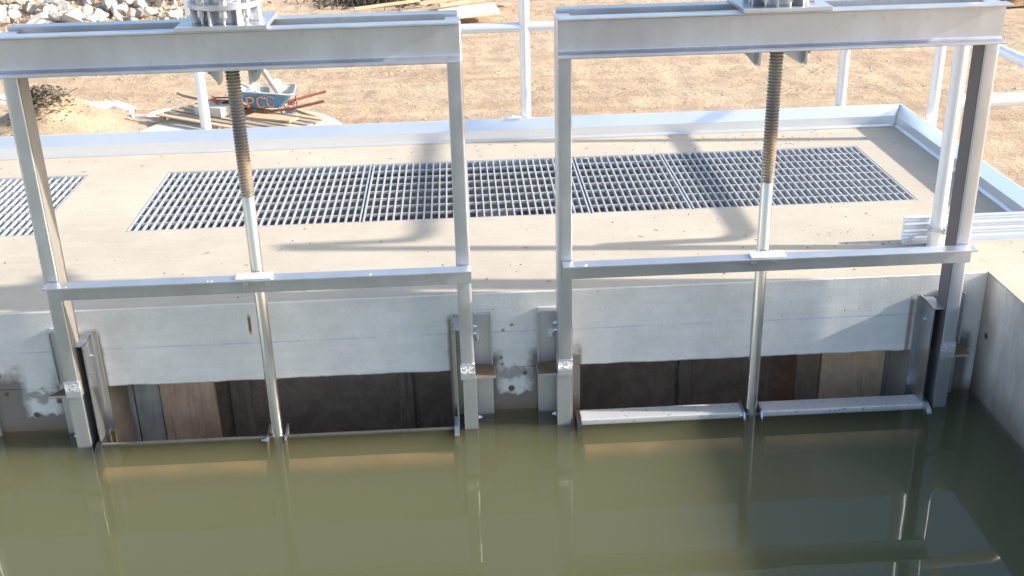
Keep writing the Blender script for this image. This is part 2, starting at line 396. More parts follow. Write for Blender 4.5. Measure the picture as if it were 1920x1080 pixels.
# steel ledge angles under the gratings
b = MB()
for xa, xb_ in ((GX[0], GX[4]), (-5.0, -1.812)):
    b.box(xa, xb_, GY1 - .035, GY1 - .001, -.040, -.034); b.box(xa, xb_, GY0 + .001, GY0 + .035, -.040, -.034)
b.build('grating_ledge', M_grate, basin)

# formwork boards seen through the openings
def board(x0, x1, mat, nm, lab, y=.5, group=None):
    b = MB(); b.box(x0, x1, y, y + .03, -1.55, -.25); o = b.build(nm, mat, None, .003)
    tag(o, lab, 'formwork board', group); return o
board(-1.447, -1.368, M_pgrey, 'formwork_board', 'narrow grey board at the far left inside the left opening', 0.212)
board(-1.364, -1.273, M_pgrey, 'formwork_board', 'wider grey board inside the left opening beside the brownish plank', 0.217)
board(-1.270, -1.075, wood_mat and vplank('weathered_form_timber', (.55, .37, .25), (.72, .52, .37)), 'formwork_board', 'weathered tan brown plank upright inside the left gate opening', 0.210)
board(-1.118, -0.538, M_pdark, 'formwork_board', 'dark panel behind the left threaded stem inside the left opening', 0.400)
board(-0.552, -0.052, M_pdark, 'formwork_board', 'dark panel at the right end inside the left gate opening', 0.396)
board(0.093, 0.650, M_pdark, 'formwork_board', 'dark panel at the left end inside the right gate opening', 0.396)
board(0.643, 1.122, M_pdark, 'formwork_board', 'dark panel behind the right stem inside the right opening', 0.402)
board(-1.060, -.985, M_pmid, 'formwork_board', 'slim umber strip just right of the weathered tan brown plank', .380)
board(.66, .71, M_pmid, 'formwork_board', 'slim umber strip left of the right stem inside the right opening', .382)
board(-.42, -.365, M_pmid, 'formwork_board', 'slim umber strip near the right end of the left opening', .380)
board(1.065, 1.153, M_pbrown, 'formwork_board', 'narrow brown plank left of the bright tan plank', 0.215)
board(1.157, 1.394, M_ptan, 'formwork_board', 'bright tan plank upright inside the right gate opening', 0.208)
board(1.398, 1.544, M_pgrey, 'formwork_board', 'grey board at the right end inside the right opening', 0.216)

# ------------------------------------------------------------------ water (closed body, notched behind each gate leaf)
def water():
    pts = [(X0, -8.3), (XR - .003, -8.3), (XR - .003, 0)]
    for g in reversed(GC):
        pts += [(g + .612, 0), (g + .612, -.116), (g - .612, -.116), (g - .612, 0)]
    pts.append((X0, 0))
    b = MB(); b.prism(pts, (0, 0, -2.9), (1, 0, 0), (0, 1, 0), (0, 0, 1), 2.9 + ZW)
    o = b.build('water', M_water); tag(o, kind='structure')
    bm = bmesh.new(); bm.from_mesh(o.data); bmesh.ops.triangulate(bm, faces=[f for f in bm.faces if len(f.verts) > 4]); bm.to_mesh(o.data); bm.free()
water()

# ------------------------------------------------------------------ gratings
def grating(x0, x1, label):
    ew = .006; top = -.001
    r = empty('floor_grating', ((x0 + x1) / 2, GY0, 0), label=label, cat='floor grating', group='aluminium gratings set in the deck')
    L = (x1 - x0) - .008; y0, y1 = .004, GY1 - GY0 - .004
    b = MB(); nb = round(L / .0302); s = L / nb
    for i in range(1, nb):
        x = -L / 2 + i * s; b.box(x - .0028, x + .0028, y0, y1, top - .023, top)
    for i in range(1, 8):
        y = y0 + (y1 - y0) * i / 8; b.box(-L / 2, L / 2, y - .0032, y + .0032, top - .012, top - .0015)
    b.build('bar_grid', M_grate, r)
    b = MB(); b.box(-L / 2, -L / 2 + ew, y0, y1, top - .031, top + .0005); b.box(L / 2 - ew, L / 2, y0, y1, top - .031, top + .0005)
    b.box(-L / 2 + ew, L / 2 - ew, y0 - .001, y0 + ew, top - .031, top + .0005); b.box(-L / 2 + ew, L / 2 - ew, y1 - ew, y1 + .001, top - .031, top + .0005)
    b.build('edge_frame', M_grate, r)
    for k in range(3):
        b = MB(); xk = -L / 2 + L * (.12 + .38 * k) ; b.lathe([(.011, top), (.011, top + .003), (.006, top + .006), (.002, top + .007)], (round(xk / s) * s, y1 - .025), 12)
        b.build('hold_down_clip', M_bolt, r)
    return r
grating(GX[0], GX[1], 'grating panel behind the left threaded stem, leftmost of the long row')
grating(GX[1], GX[2], 'grating panel between the two gate frames behind the middle posts')
grating(GX[2], GX[3], 'narrow short grating panel behind the left part of the right gate')
grating(GX[3], GX[4], 'grating panel at the right end of the row behind the right stem')
grating(-2.73, -1.812, 'separate grating panel at the left edge beyond the left gate post')

# ------------------------------------------------------------------ sluice gates
HW, OW = .623, .669     # inner face of leg web, outer edge of leg
YF, YB = -.128, -.042   # front and back of legs
ZB0, ZB1 = .813, .930   # cross beam

def channel(b, side, z0, z1, t=.006):
    """leg: web on the inner side, rounded flanges pointing outward (side=+1 right leg)"""
    xi, xo = HW * side, OW * side; s = side; q = .006
    poly = []
    for (px_, py_, a0, rr) in ((xo - s * .011, YF + .011, -90, .011), (xo - s * .011, YB - .011, 0, .011), (xi + s * .004, YB - .004, 90, .004), (xi + s * .004, YF + .004, 180, .004)):
        for k in range(6):
            a = R(a0 + 18 * k); poly.append((px_ + s * rr * math.cos(a), py_ + rr * math.sin(a)))
    b.prism(poly, (0, 0, z0), (1, 0, 0), (0, 1, 0), (0, 0, 1), z1 - z0, True)

def hexbolt(b, c, ax, r=.009, h=.008, shank=.006):
    ax = Vector(ax); c = Vector(c)
    b.tube([c, c + ax * h], r, 6); b.tube([c + ax * h, c + ax * (h + shank)], r * .55, 8)

def ins_out(sd, cx): return (cx < 0) == (sd < 0)
M_webL = steel_mat('toned_sunlit_web', (.20, .182, .16), .55, .1)  # left web: steel recoloured darker to hold down its sunlit tone
M_webR = plain('painted_shade_web', (.125, .110, .115), .6, .2, .12, 5, .05)  # right web: shade of the inner face painted in as dark brown-grey
def make_gate(cx, label, leaf_up, threads_to, stem_x):
    g = empty('sluice_gate', (cx, 0, 0), label=label, cat='sluice gate', group='sluice gates standing in front of the concrete wall')
    for sd in (-1, 1):
        b = MB(); channel(b, sd, -.252, .922); leg = b.build('leg', M_steel, g)
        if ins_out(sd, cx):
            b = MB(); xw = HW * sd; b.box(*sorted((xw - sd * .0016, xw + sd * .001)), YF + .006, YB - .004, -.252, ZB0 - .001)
            b.build('web_tone_skin', M_webL if sd < 0 else M_webR, leg)  # added thin skin that carries the web's sunlit and shaded tones as colour
        # rough weld band around the foot of the leg
        b = MB(); random.seed(int(cx * 10) + sd)
        x0, x1 = sorted((HW * sd - sd * .0015, OW * sd + sd * .001))
        b.box(x0, x1, YF - .0025, YB, -.254, -.197)
        o = b.build('weld_collar', M_weld, leg)
        # foot guide going down into the water
        b = MB(); xa, xb_ = sorted((HW * sd + sd * .004, OW * sd + sd * .004))
        b.box(xa, xb_, YF + .012, YF + .018, -1.2, -.254); b.box(*sorted((HW * sd + sd * .004, HW * sd + sd * .010)), YF + .018, -.004, -1.2, -.254)
        b.box(*sorted((OW * sd - sd * .004, OW * sd + sd * .002)), YF + .018, -.05, -1.2, -.254)
        b.build('foot_guide', M_steel, g, .001)
        # inner guide angle against the wall, open slot between it and the leg
        b = MB(); ins = {(-1, 0): .030, (1, 0): .018, (-1, 1): .0035, (1, 1): .036}[(sd, int(cx > 0))]; xi = (HW - ins) * sd
        b.box(*sorted((xi, xi + sd * .006)), YF + .020, -.003, -1.2, -.078)
        b.box(*sorted((xi - sd * min(.016, ins * .6), xi)), -.012, -.003, -1.2, -.072)
        b.box(*sorted((xi, HW * sd + sd * .003)), -.012, -.004, -1.2, -.080)
        b.build('guide_angle', M_steel2, g, .0012)
        b = MB(); b.box(*sorted((xi, HW * sd)), YF + .02, -.013, -.083, -.077); b.build('guide_cap', M_steel, g, .001)
        for k in range(1 if ins > .02 else 0):
            b = MB(); hexbolt(b, (xi, -.055, -.14 - .09 * k), (-sd, 0, 0), .007, .005, .004); b.build('guide_bolt', M_bolt, g)
        if ins > .02:
            b = MB(); b.box(*sorted((HW * sd - sd * (ins - .008), HW * sd - sd * .010)), -.075, -.06, -1.2, -.085); b.build('slot_shade_strip', M_black, g)  # black strip added to paint the shade inside the open slot
        # wall plate outside the leg with bolt and shelf
        wp = MB(); xo = OW * sd
        wp.box(*sorted(((OW - .03) * sd, (OW + .062) * sd)), -.020, -.010, -1.2, -.066)
        wp.box(*sorted(((OW + .056) * sd, (OW + .062) * sd)), -.030, -.020, -.26, -.066)
        plate = wp.build('wall_plate', M_steel, g, .0012)
        b = MB(); b.box(*sorted(((OW - .03) * sd, (OW + .058) * sd)), -.010, -.001, -1.2, -.058); b.build('grout_bed', M_wall, plate)
        b = MB(); c = Vector((xo + sd * .012, -.020, -.148)); b.lathe([(.0, 0)], (0, 0), 3) if 0 else None
        b.tube([c, c + Vector((0, -.003, 0))], .018, 20); b.tube([c + Vector((0, -.003, 0)), c + Vector((0, -.014, 0))], .012, 6); b.tube([c + Vector((0, -.014, 0)), c + Vector((0, -.034, -.002))], .0065, 10)
        b.build('anchor_bolt', M_bolt, plate)
        for k in range(2):
            b = MB(); hexbolt(b, (xo + sd * .001, -.075, -.085 - .026 * k), (sd, 0, 0), .0075, .007, .005); b.build('leg_bolt', M_bolt, g)
        for zz_ in (-.425,):
            b = MB(); hexbolt(b, (xo + sd * .006, -.085, zz_), (sd, 0, 0), .007, .007, .006); b.build('leg_bolt', M_bolt, g)
        # shelf plate: outer end cut at an angle, front edge clean, top muddy
        sh = MB(); t = .006
        outx = (OW + .068) * sd; innx = (HW + .012) * sd
        poly = [(innx, -.112), (outx, -.112), (outx, -.030), (innx, -.010)] if leaf_up is not None else []
        if (cx < -.5 and sd < 0): poly = [(innx, -.112), (outx, -.112), (xo + .0, -.014), (innx, -.010)]
        sh.prism(poly, (0, 0, -.262), (1, 0, 0), (0, 1, 0), (0, 0, 1), t)
        shelf = sh.build('shelf_plate', M_steel, g, .001)
        fm = MB(); poly2 = [(p[0] * 1.0 - sd * .002, p[1] + (.004 if p[1] < -.1 else 0)) for p in poly]
        fm.prism(poly2, (0, 0, -.256), (1, 0, 0), (0, 1, 0), (0, 0, 1), .0012); fm.build('mud_film', M_mud if not (cx > 0 or sd < 0) else M_mud, shelf)
    # cross beam: two channels back to back with the legs between
    def beam(y, d, nm, xa, xb_, mat=M_steel):
        b = MB(); t = .0065; f = .051
        poly = [(0, ZB0), (d * f, ZB0), (d * f, ZB0 + t), (d * t * 2, ZB0 + t * 1.15), (d * t, ZB0 + t * 2.2), (d * t, ZB1 - t * 2.2), (d * t * 2, ZB1 - t * 1.15), (d * f, ZB1 - t), (d * f, ZB1), (0, ZB1)]
        b.prism(poly, (xa, y, 0), (0, 1, 0), (0, 0, 1), (1, 0, 0), xb_ - xa)
        return b.build(nm, mat, g, .0015)
    beam(YF - .0005, -1, 'front_beam', -.664, .664); beam(-.0275, 1, 'back_beam', -.660, .660)
    # brace angle
    b = MB(); t = .006
    b.prism([(-.1342, .158), (-.1825, .158), (-.1825, .152), (-.1345 - t * 1.6, .152), (-.1342 - t, .150), (-.1342 - t, .098), (-.1342, .098)][::-1], (-.655, 0, 0), (0, 1, 0), (0, 0, 1), (1, 0, 0), 1.325)
    br = b.build('brace_angle', M_steel, g, .001)
    sx = stem_x
    b = MB(); b.box(sx - .056, sx + .056, -.176, -.138, .1585, .1665); b.build('stem_guide', M_white, br, .002)
    for k in (-1, 1):
        b = MB(); hexbolt(b, (sx + .035 * k, -.1402, .128), (0, -1, 0), .0095, .007, .004); b.build('brace_bolt', M_bolt, br)
    for k in range(3):
        b = MB(); x = -.60 + random.random() * 1.2
        for q in range(3): b.tube([(x + q * .006, -.172 - random.random() * .006, .1582), (x + q * .006 + .006, -.172, .1600)], .0009, 6)
        b.build('weld_spatter', M_bolt, br) if abs(x - sx) > .09 else None
    # stem with threads
    b = MB(); prof = []; r0 = .0198; z = -1.0
    prof.append((.0195, -1.0)); prof.append((.0195, threads_to - .004))
    z = threads_to; p = .0098
    while z < 1.45:
        prof += [(r0 - .0028, z), (r0 - .0028, z + p * .25), (r0 + .0015, z + p * .42), (r0 + .0015, z + p * .78), (r0 - .0028, z + p * .98)]; z += p
    b.lathe(prof, (sx, -.10), 32)
    st = b.build('stem', M_stem, g)
    for i, pl in enumerate(st.data.polygons): pl.use_smooth = True
    m_ = st.modifiers.new('split', 'EDGE_SPLIT'); m_.split_angle = R(35)
    # gate leaf
    b = MB(); zt = leaf_up
    b.box(-.60, .60, YF + .012, YF + .020, -1.3, ZW + .003)
    if zt > ZW + .004:
        b2 = MB(); b2.box(-.592, sx - .034, -.118, -.052, zt - .006, zt); b2.box(sx + .034, .592, -.118, -.052, zt - .006, zt)
        b2.box(-.592, sx - .034, -.121, -.1155, zt - .020, zt - .0005); b2.box(sx + .034, .592, -.121, -.1155, zt - .020, zt - .0005)
    leaf = b.build('gate_leaf', M_steel2, g)
    b = MB(); b.tube([(-.585, -.158, -.545), (sx - .04, -.158, -.545)], .030, 24); b.tube([(sx + .04, -.158, -.545), (.585, -.158, -.545)], .030, 24)
    b.build('silted_rib', M_silted, leaf)
    if zt > ZW + .004: b2.build('top_flange', M_lip, leaf, .0015)
    for k in (-1, 1):
        b = MB(); x = sx + .030 * k
        b.prism([(-.05, zt - .10), (-.150, zt - .10), (-.148, zt - .03), (-.125, zt + .004), (-.05, zt + .012)], (x - .003, 0, 0), (0, 1, 0), (0, 0, 1), (1, 0, 0), .006)
        b.build('stem_bracket', M_steel2, leaf, .001)
    b = MB(); hexbolt(b, (sx - .034, -.115, zt - .012), (-1, 0, 0), .009, .009, .010); b.build('bracket_bolt', M_bolt, leaf)
    for k in (-1, 1):
        b = MB(); x = .600 * k
        b.prism([(-.05, zt - .08), (-.165, zt - .08), (-.168, zt - .035), (-.150, zt - .004), (-.12, zt + .008), (-.05, zt + .008)], (x - .008, 0, 0), (0, 1, 0), (0, 0, 1), (1, 0, 0), .016)
        b.build('seal_block', M_black if k < 0 else M_steel2, leaf, .003)
    # pedestal on the cross beam
    zt = ZB1; y0 = -.082
    b = MB(); b.box(sx - .130, sx + .130, -.190, .030, zt + .0005, zt + .0125)
    pd = b.build('pedestal', M_steel, g, .0012)
    b = MB(); b.lathe([(.060, zt + .0125), (.060, zt + .055)], (sx, y0), 32); b.build('pedestal_hub', M_steel, pd)
    b = MB(); b.lathe([(.060, zt + .054), (.104, zt + .054), (.106, zt + .056), (.106, zt + .068), (.104, zt + .070), (.062, zt + .070), (.062, zt + .098)], (sx, y0), 40, cap=False); b.build('pedestal_ring', M_steel, pd)
    for k in range(8):
        a = math.pi * 2 * (k + .62) / 8; b = MB(); rot = Matrix.Rotation(a, 3, 'Z')
        b.obox(Vector((sx, y0, zt + .0335)) + rot @ Vector((.080, 0, 0)), (.048, .0065, .0415), rot); b.build('pedestal_rib', M_steel, pd, .0008)
    for k in range(8):
        a = math.pi * 2 * (k + .12) / 8; b = MB(); bx, by = sx + .088 * math.cos(a), y0 + .088 * math.sin(a)
        b.lathe([(.0125, zt + .034), (.0125, zt + .054)], (bx, by), 18)
        b.build('pedestal_boss', M_steel, pd)
        b = MB(); b.lathe([(.0085, zt + .025), (.0085, zt + .034)], (bx, by), 6, False); b.lathe([(.0045, zt + .0135), (.0045, zt + .025)], (bx, by), 10)
        b.build('pedestal_bolt', M_bolt, pd)
        b = MB(); b.lathe([(.0125, zt + .0702), (.0125, zt + .082)], (bx, by), 6, False); b.build('pedestal_nut', M_bolt, pd)
    # gear operator above (mostly out of frame; seen in shadow and reflection)
    b = MB(); b.lathe([(.10, zt + .098), (.10, zt + .112), (.078, zt + .125), (.078, zt + .20), (.055, zt + .22), (.055, zt + .25), (.035, zt + .26)], (sx, y0), 32)
    b.tube([(sx, y0, zt + .16), (sx, y0 + .15, zt + .16)], .035, 20); b.tube([(sx, y0 + .15, zt + .16), (sx, y0 + .20, zt + .16)], .012, 12)
    op = b.build('gear_operator', M_steel, g)
    b = MB(); b.lathe([(.028, zt + .26), (.028, zt + .85)], (sx, y0), 24); b.build('stem_cover', M_white, op)
    # gussets hanging under the beam
    for k, (xa, w) in enumerate(((-.062, .055), (.078, .055)) if cx > 0 else ((-.040, .046), (.052, .040))):
        x = sx + xa
        b = MB(); b.prism([(-w if xa < 0 else -w * 1.7, 0), (.0, 0), (0, -.05), (-.006, -.053)] if cx > 0 or xa < 0 else [(0, 0), (w, 0), (w * .5, -.040), (.004, -.052)], (x + .004, -.105, ZB0 - .002), (1, 0, 0), (0, 0, 1), (0, 1, 0), .006)
        b.box(x, x + .006, -.135, -.075, ZB0 - .050, ZB0 - .002)
        b.build('hanging_gusset', M_steel, pd)
        b = MB(); b.box(x + .012 if xa > 0 else x - .030, x + .022 if xa > 0 else x - .020, -.11, -.07, ZB0 - .022, ZB0 - .002); b.build('clip_block', M_pipe, pd)
    b = MB(); b.box(sx - .105, sx + .118, -.15, -.035, ZB0 - .0045, ZB0 - .0005); b.build('under_plate', M_steel, pd)
    return g

m = NT('rough_weld_patch'); f = m.noise(190, 3, .75); x, y, z = m.xyz(); ed_ = m.math('ADD', z, m.math('MULTIPLY_ADD', m.noise(60, 4, .7), .024, -.012))
mk = m.band(ed_, -.232, -.204, .012); h = m.math('MULTIPLY', m.ramp(f, [(.47, 0), (.58, 1)]), mk)
c = m.mix(h, (.53, .54, .57), (.86, .86, .87)); c = m.mix(m.math('MULTIPLY', m.math('MULTIPLY', m.ramp(f, [(.36, 1), (.45, 0)]), mk), .5), c, (.22, .20, .19))
M_weld = m.out(c, .40, m.bump(h, .6, .003), .7)
m = NT('worn_leaf_lip'); f = m.noise(9, 6, .7); f2 = m.noise(60, 4, .7)
c = m.mix(m.ramp(f, [(.60, 0), (.76, 1)]), (.70, .70, .70), (.50, .38, .30)); c = m.mix(m.math('MULTIPLY', m.ramp(f2, [(.6, 0), (.66, 1)]), .6), c, (.14, .08, .05))
M_lip = m.out(c, .45, m.bump(f2, .2, .002), .5)

make_gate(GC[1], 'left sluice gate whose leaf is drowned level with the water', ZW + .001, .405, -.008)
make_gate(GC[2], 'right sluice gate showing a pale leaf lip just above the water', ZW + .012, .385, -.003)
make_gate(GC[0], 'third gate at the left edge, only its right wall plate showing', ZW + .001, .40, 0)

# ------------------------------------------------------------------ guard railing and toe boards
rail = empty('guard_railing', (0, 0, 0), label='white aluminium pipe guard railing with toe boards round the deck edge', cat='railing')
YP, XRL, ZM, ZT, PR = 1.823, 2.045, .523, 1.065, .0240
posts = [(-4.38, YP), (-2.862, YP), (-1.344, YP), (.172, YP), (1.693, YP), (2.032, 1.545)]
def post(x, y, z0, z1):
    b = MB(); b.tube([(x, y, z0), (x, y, z1)], PR, 20); return b.build('post', M_alu, rail)
for x, y in posts:
    p = post(x, y, -.22, ZT - .01)
    b = MB(); b.tube([(x, y, ZM - .03), (x, y, ZM - .027), (x, y, ZM + .03)], PR + .0012, 20, False)
    b.build('weld_ring', M_alu, p)
def rpath(z, xl):
    pts = [(xl, YP, z), (XRL - .12, YP, z)]
    for k in range(1, 7): a = math.pi / 2 * k / 6; pts.append((XRL - .12 + .12 * math.sin(a), YP - .12 + .12 * math.cos(a), z))
    pts.append((XRL, .27 + .10, z))
    for k in range(1, 9): a = math.pi / 2 * k / 8; pts.append((XRL - .10 + .10 * math.cos(a), .27 + .10 - .10 * math.sin(a), z))
    pts.append((1.535, .262, z)); return pts
b = MB(); b.tube(rpath(ZM, -5.5), PR - .001, 20); b.build('mid_rail', M_alu, rail)
b = MB(); b.tube(rpath(ZT, -5.5), PR - .001, 20); b.build('top_rail', M_alu, rail)
C = post(1.535, .236, 0, ZT)
b = MB(); b.tube([(1.535, .236, .001), (1.535, .236, .072)], PR + .0055, 24); b.build('post_sleeve', M_alu, C)
b = MB(); b.tube([(1.535, .236, .066), (1.535, .236, .078)], PR + .0085, 24); b.box(1.545, 1.566, .196, .212, .060, .084); b.tube([(1.540, .203, .072), (1.574, .203, .072)], .005, 8)
b.build('hose_clamp', M_bolt, C)
# back and side toe boards: lip, upright face, face leaning back
tp = [(-.014, .0008), (-.014, .006), (-.002, .013), (0, .052), (.022, .101), (.029, .101), (.029, .094), (.006, .050), (.006, .0008)]
YK = 1.763; XK = 1.955
b = MB()
for L0, L1, f in ((0, 1, 0),):
    A = [Vector((-5.6, YK + p[0], p[1])) for p in tp]; B = [Vector((XK + p[0], YK + p[0], p[1])) for p in tp]
    n = len(tp); b.add(A + B, [(i, (i + 1) % n, n + (i + 1) % n, n + i) for i in range(n)]); b.add(A, [tuple(range(n))]); b.add(B, [tuple(range(n))[::-1]])
tb = b.build('toe_board', M_toe, rail)
b = MB()
A = [Vector((XK + p[0], YK + p[0], p[1])) for p in tp]; B = [Vector((XK + p[0], .285, p[1])) for p in tp]
b.add(A + B, [(i, (i + 1) % n, n + (i + 1) % n, n + i) for i in range(n)]); b.add(A, [tuple(range(n))]); b.add(B, [tuple(range(n))[::-1]])
b.build('toe_board', M_toe, rail)
b = MB(); random.seed(3)
for p, q in zip(tp[1:4], tp[2:5]):
    for k in range(9):
        t = k / 9; px_, pz = p[0] + (q[0] - p[0]) * t, p[1] + (q[1] - p[1]) * t
        c = Vector((XK + px_ - .001, YK + px_ - .001, pz)); r = .0028 + random.random() * .0015
        b.tube([c, c + Vector((0, 0, .004))], r, 7)
b.build('weld_bead', M_steel, tb)
# ribbed front toe board
b = MB(); P = []
N = 28
for i in range(N + 1):
    z = .001 + .099 * i / N; rib = .0065 * math.sin(z / .0265 * math.pi * 2 - .6); P.append((rib, z))
P = [(-.012, .0005), (-.012, .004)] + P + [(.016, .1), (.016, .0005)]
b.prism(P, (1.432, .278, 0), (0, 1, 0), (0, 0, 1), (1, 0, 0), .53)
tf = b.build('toe_board', M_toe, rail)
for z, ln in ((.096, 0),): pass
b = MB(); hexbolt(b, (1.465, .268, .022), (0, -1, 0), .011, .006, .006); b.build('toe_bolt', M_bolt, tf)
# small fixing on top of the back board beside the middle post
b = MB(); b.box(.085, .150, YK + .012, YK + .05, .1015, .1085); b.box(.10, .118, YK + .016, YK + .04, .1085, .114); o = b.build('fixing_clip', M_alu, tb, .002)

# ------------------------------------------------------------------ the ground
GZ = -3.0
def gh(x, y):
    h = .05 * noise.noise(Vector((x * .18, y * .18, 0))) * 2
    # tyre ruts running roughly along x
    u = y + .10 * x + .6 * noise.noise(Vector((x * .07, y * .05, 4)))
    h += .020 * noise.noise(Vector((x * .25, u * 3.2, 2))) + .014 * noise.noise(Vector((x * .9, u * 7.5, 8)))
    h += .024 * noise.noise(Vector((x * 3, y * 3, 1))) + .018 * noise.noise(Vector((x * 8, y * 8, 5))) * (1 + noise.noise(Vector((x * .4, y * .4, 9))))
    return h
def pile(x, y, cx, cy, rx, ry, h):
    d = ((x - cx) / rx) ** 2 + ((y - cy) / ry) ** 2
    return h * math.exp(-d * 1.6)
def ghz(x, y):
    h = gh(x, y)
    h += pile(x, y, -6.2, 13.3, 1.0, .9, .50) * (1 + .3 * noise.noise(Vector((x * 2, y * 2, 3))))
    h += pile(x, y, -10, 27.5, 5.5, 4.0, 1.5)
    h += pile(x, y, -3.6, 26.5, 2.6, 1.4, .7) + pile(x, y, 5.0, 27, 4, 1.5, .5)
    return h
def sheet(xs, ys, f):
    vs = [(x, y, GZ + f(x, y)) for y in ys for x in xs]; nx = len(xs)
    fs = [(j * nx + i, j * nx + i + 1, (j + 1) * nx + i + 1, (j + 1) * nx + i) for j in range(len(ys) - 1) for i in range(nx - 1)]
    return vs, fs
def lin(a, b_, s): k = int((b_ - a) / s); return [a + (b_ - a) * i / k for i in range(k + 1)]
xs = [-400, -150, -60, -35, -22] + lin(-16, 16, .075) + [22, 35, 60, 150, 400]
ys = [-400, -100, -40, -15, -8.7, -3, 1.91, 6] + lin(10, 30, .085) + [34, 45, 80, 180, 500]
b = MB(); v_, f_ = sheet(xs, ys, lambda x, y: (ghz(x, y) if -16.1 < x < 16.1 and 9.9 < y < 31 else 0)); b.add(v_, f_, True)
tag(b.build('ground', M_dirt), kind='structure')

# dried pale grout strip left on the dirt
def strip(pts, w, h, name, lab):
    b = MB(); L = len(pts); vs = []; n = 7
    P = []
    for i in range(L - 1):
        for k in range(8):
            t = k / 8; P.append((pts[i][0] * (1 - t) + pts[i + 1][0] * t, pts[i][1] * (1 - t) + pts[i + 1][1] * t))
    P.append(pts[-1])
    for i, (x, y) in enumerate(P):
        ww = w * (1 + .45 * noise.noise(Vector((x * 1.3, y, 5)))) * (1 if 0 < i < len(P) - 1 else .3)
        for k in range(n):
            s_ = (k / (n - 1) - .5) * 2
            yy = y + s_ * ww + .10 * noise.noise(Vector((x * 3, s_, 1)))
            vs.append((x, yy, GZ + ghz(x, yy) + h * (1 - s_ ** 4) - .03 * (abs(s_) > .9) + .02 * noise.noise(Vector((x * 4, yy * 4, 0)))))
    fs = [(i * n + k, (i + 1) * n + k, (i + 1) * n + k + 1, i * n + k + 1) for i in range(len(P) - 1) for k in range(n - 1)]
    b.add(vs, fs, True); o = b.build(name, M_silt); tag(o, lab, 'grout spill'); return o
strip([(-7.8, 15.4), (-7.0, 15.0), (-6.2, 14.75), (-5.7, 14.7), (-5.25, 14.2)], .30, .03, 'grout_spill', 'long pale strip of dried grout on the dirt behind the soil mound')
strip([(-5.2, 13.75), (-4.9, 13.95), (-4.55, 14.15)], .16, .03, 'grout_spill', 'short pale chunk of dried grout near the round concrete pad')

# dead brush on the mound
b = MB(); random.seed(11)
for k in range(45):
    x = -6.25 + random.gauss(0, .22); y = 13.15 + random.gauss(0, .2); z = GZ + ghz(x, y) - .02
    d = Vector((random.gauss(0, 1), random.gauss(0, 1), random.random() * 1.2)).normalized() * (.10 + .30 * random.random())
    p = Vector((x, y, z)); q = p + d * .5 + Vector((random.gauss(0, .03), 0, .03)); b.tube([p, q, p + d], .006, 5, False)
for k in range(900):
    x = -6.3 + random.gauss(0, .20); y = 13.1 + random.gauss(0, .2); z = GZ + ghz(x, y) + .02 + random.random() * .16
    a = Matrix.Rotation(random.random() * 6.28, 3, 'Z') @ Matrix.Rotation(random.random() * 3, 3, 'X'); s_ = .02 + .025 * random.random()
    b.add([Vector((x, y, z)) + a @ Vector(q) for q in ((-s_, 0, 0), (0, -s_ * .4, 0), (s_, 0, 0), (0, s_ * .4, 0))], [(0, 1, 2, 3)])
tag(b.build('dry_brush', plain('dry_brush', (.10, .085, .06), .9, 0, .4)), 'dark dry brush lying on the soil mound behind the left gate post', 'brush')

# clods and gravel strewn over the dirt
def icorock(seed, sub=2, sq=(1, 1, .7), amp=.35, cuts=5):
    random.seed(seed); bm = bmesh.new(); bmesh.ops.create_icosphere(bm, subdivisions=sub, radius=1)
    for _ in range(cuts):
        nrm = Vector((random.gauss(0, 1), random.gauss(0, 1), random.gauss(0, .8))).normalized(); d = .45 + random.random() * .35
        for v in bm.verts:
            e = v.co.dot(nrm) - d
            if e > 0: v.co -= nrm * e
    for v in bm.verts:
        v.co += v.co.normalized() * noise.noise(v.co * 1.7 + Vector((seed, 0, 0))) * amp * .5
        v.co = Vector((v.co.x * sq[0], v.co.y * sq[1], v.co.z * sq[2]))
    me = bpy.data.meshes.new('rock'); bm.to_mesh(me); bm.free(); me.materials.append(M_rock); return me
rocks = [icorock(s_, 3, (1, .6 + random.random() * .5, .45 + random.random() * .4), .3, 8) for s_ in range(12)]
b = MB(); random.seed(5); tiny = [icorock(100 + s_, 1, (1, .8, .7), .3, 3) for s_ in range(4)]
tv = [[v.co.copy() for v in t.vertices] for t in tiny]; tf_ = [[tuple(p.vertices) for p in t.polygons] for t in tiny]
for k in range(7500):
    x = random.uniform(-12, 13); y = random.uniform(12.2, 27)
    if random.random() < .62: x = random.gauss(-8.6, 2.0); y = random.uniform(19.8, 26)
    s_ = .008 + .018 * random.random() ** 2 + (.05 * random.random() if (y > 19.5 and x < -5 and random.random() < .3) else 0); z = GZ + ghz(x, y) + s_ * .2; i = random.randrange(4)
    a = Matrix.Rotation(random.random() * 6.28, 3, 'Z'); b.add([a @ v * s_ + Vector((x, y, z)) for v in tv[i]], tf_[i])
tag(b.build('gravel', plain('clod', (.46, .36, .25), .95, 0, .35, 3)), 'loose clods and gravel scattered over the graded dirt', 'gravel', kind='stuff')

# rubble pile, every big lump its own object
random.seed(21); cnt = 0
for k in range(335):
    x = random.uniform(-12.0, -5.6); y = random.uniform(21.2, 25.8)
    if x > -7.0 and random.random() < .35: continue
    s_ = .08 + .15 * random.random() + (.26 * random.random() if random.random() < .14 and x < -6.8 else 0)
    if x > -7.5: s_ *= .75
    o = bpy.data.objects.new('concrete_rock', rocks[k % 12]); col.objects.link(o)
    o.location = (x, y, GZ + ghz(x, y) + s_ * .25 + (.22 * random.random() ** 2)); o.scale = (s_, s_, s_)
    o.rotation_euler = (random.gauss(0, .5), random.gauss(0, .5), random.random() * 6.28)
    tag(o, 'jagged pale lump of broken concrete in the rubble pile', 'rubble', 'lumps of broken concrete in the rubble pile')
    cnt += 1

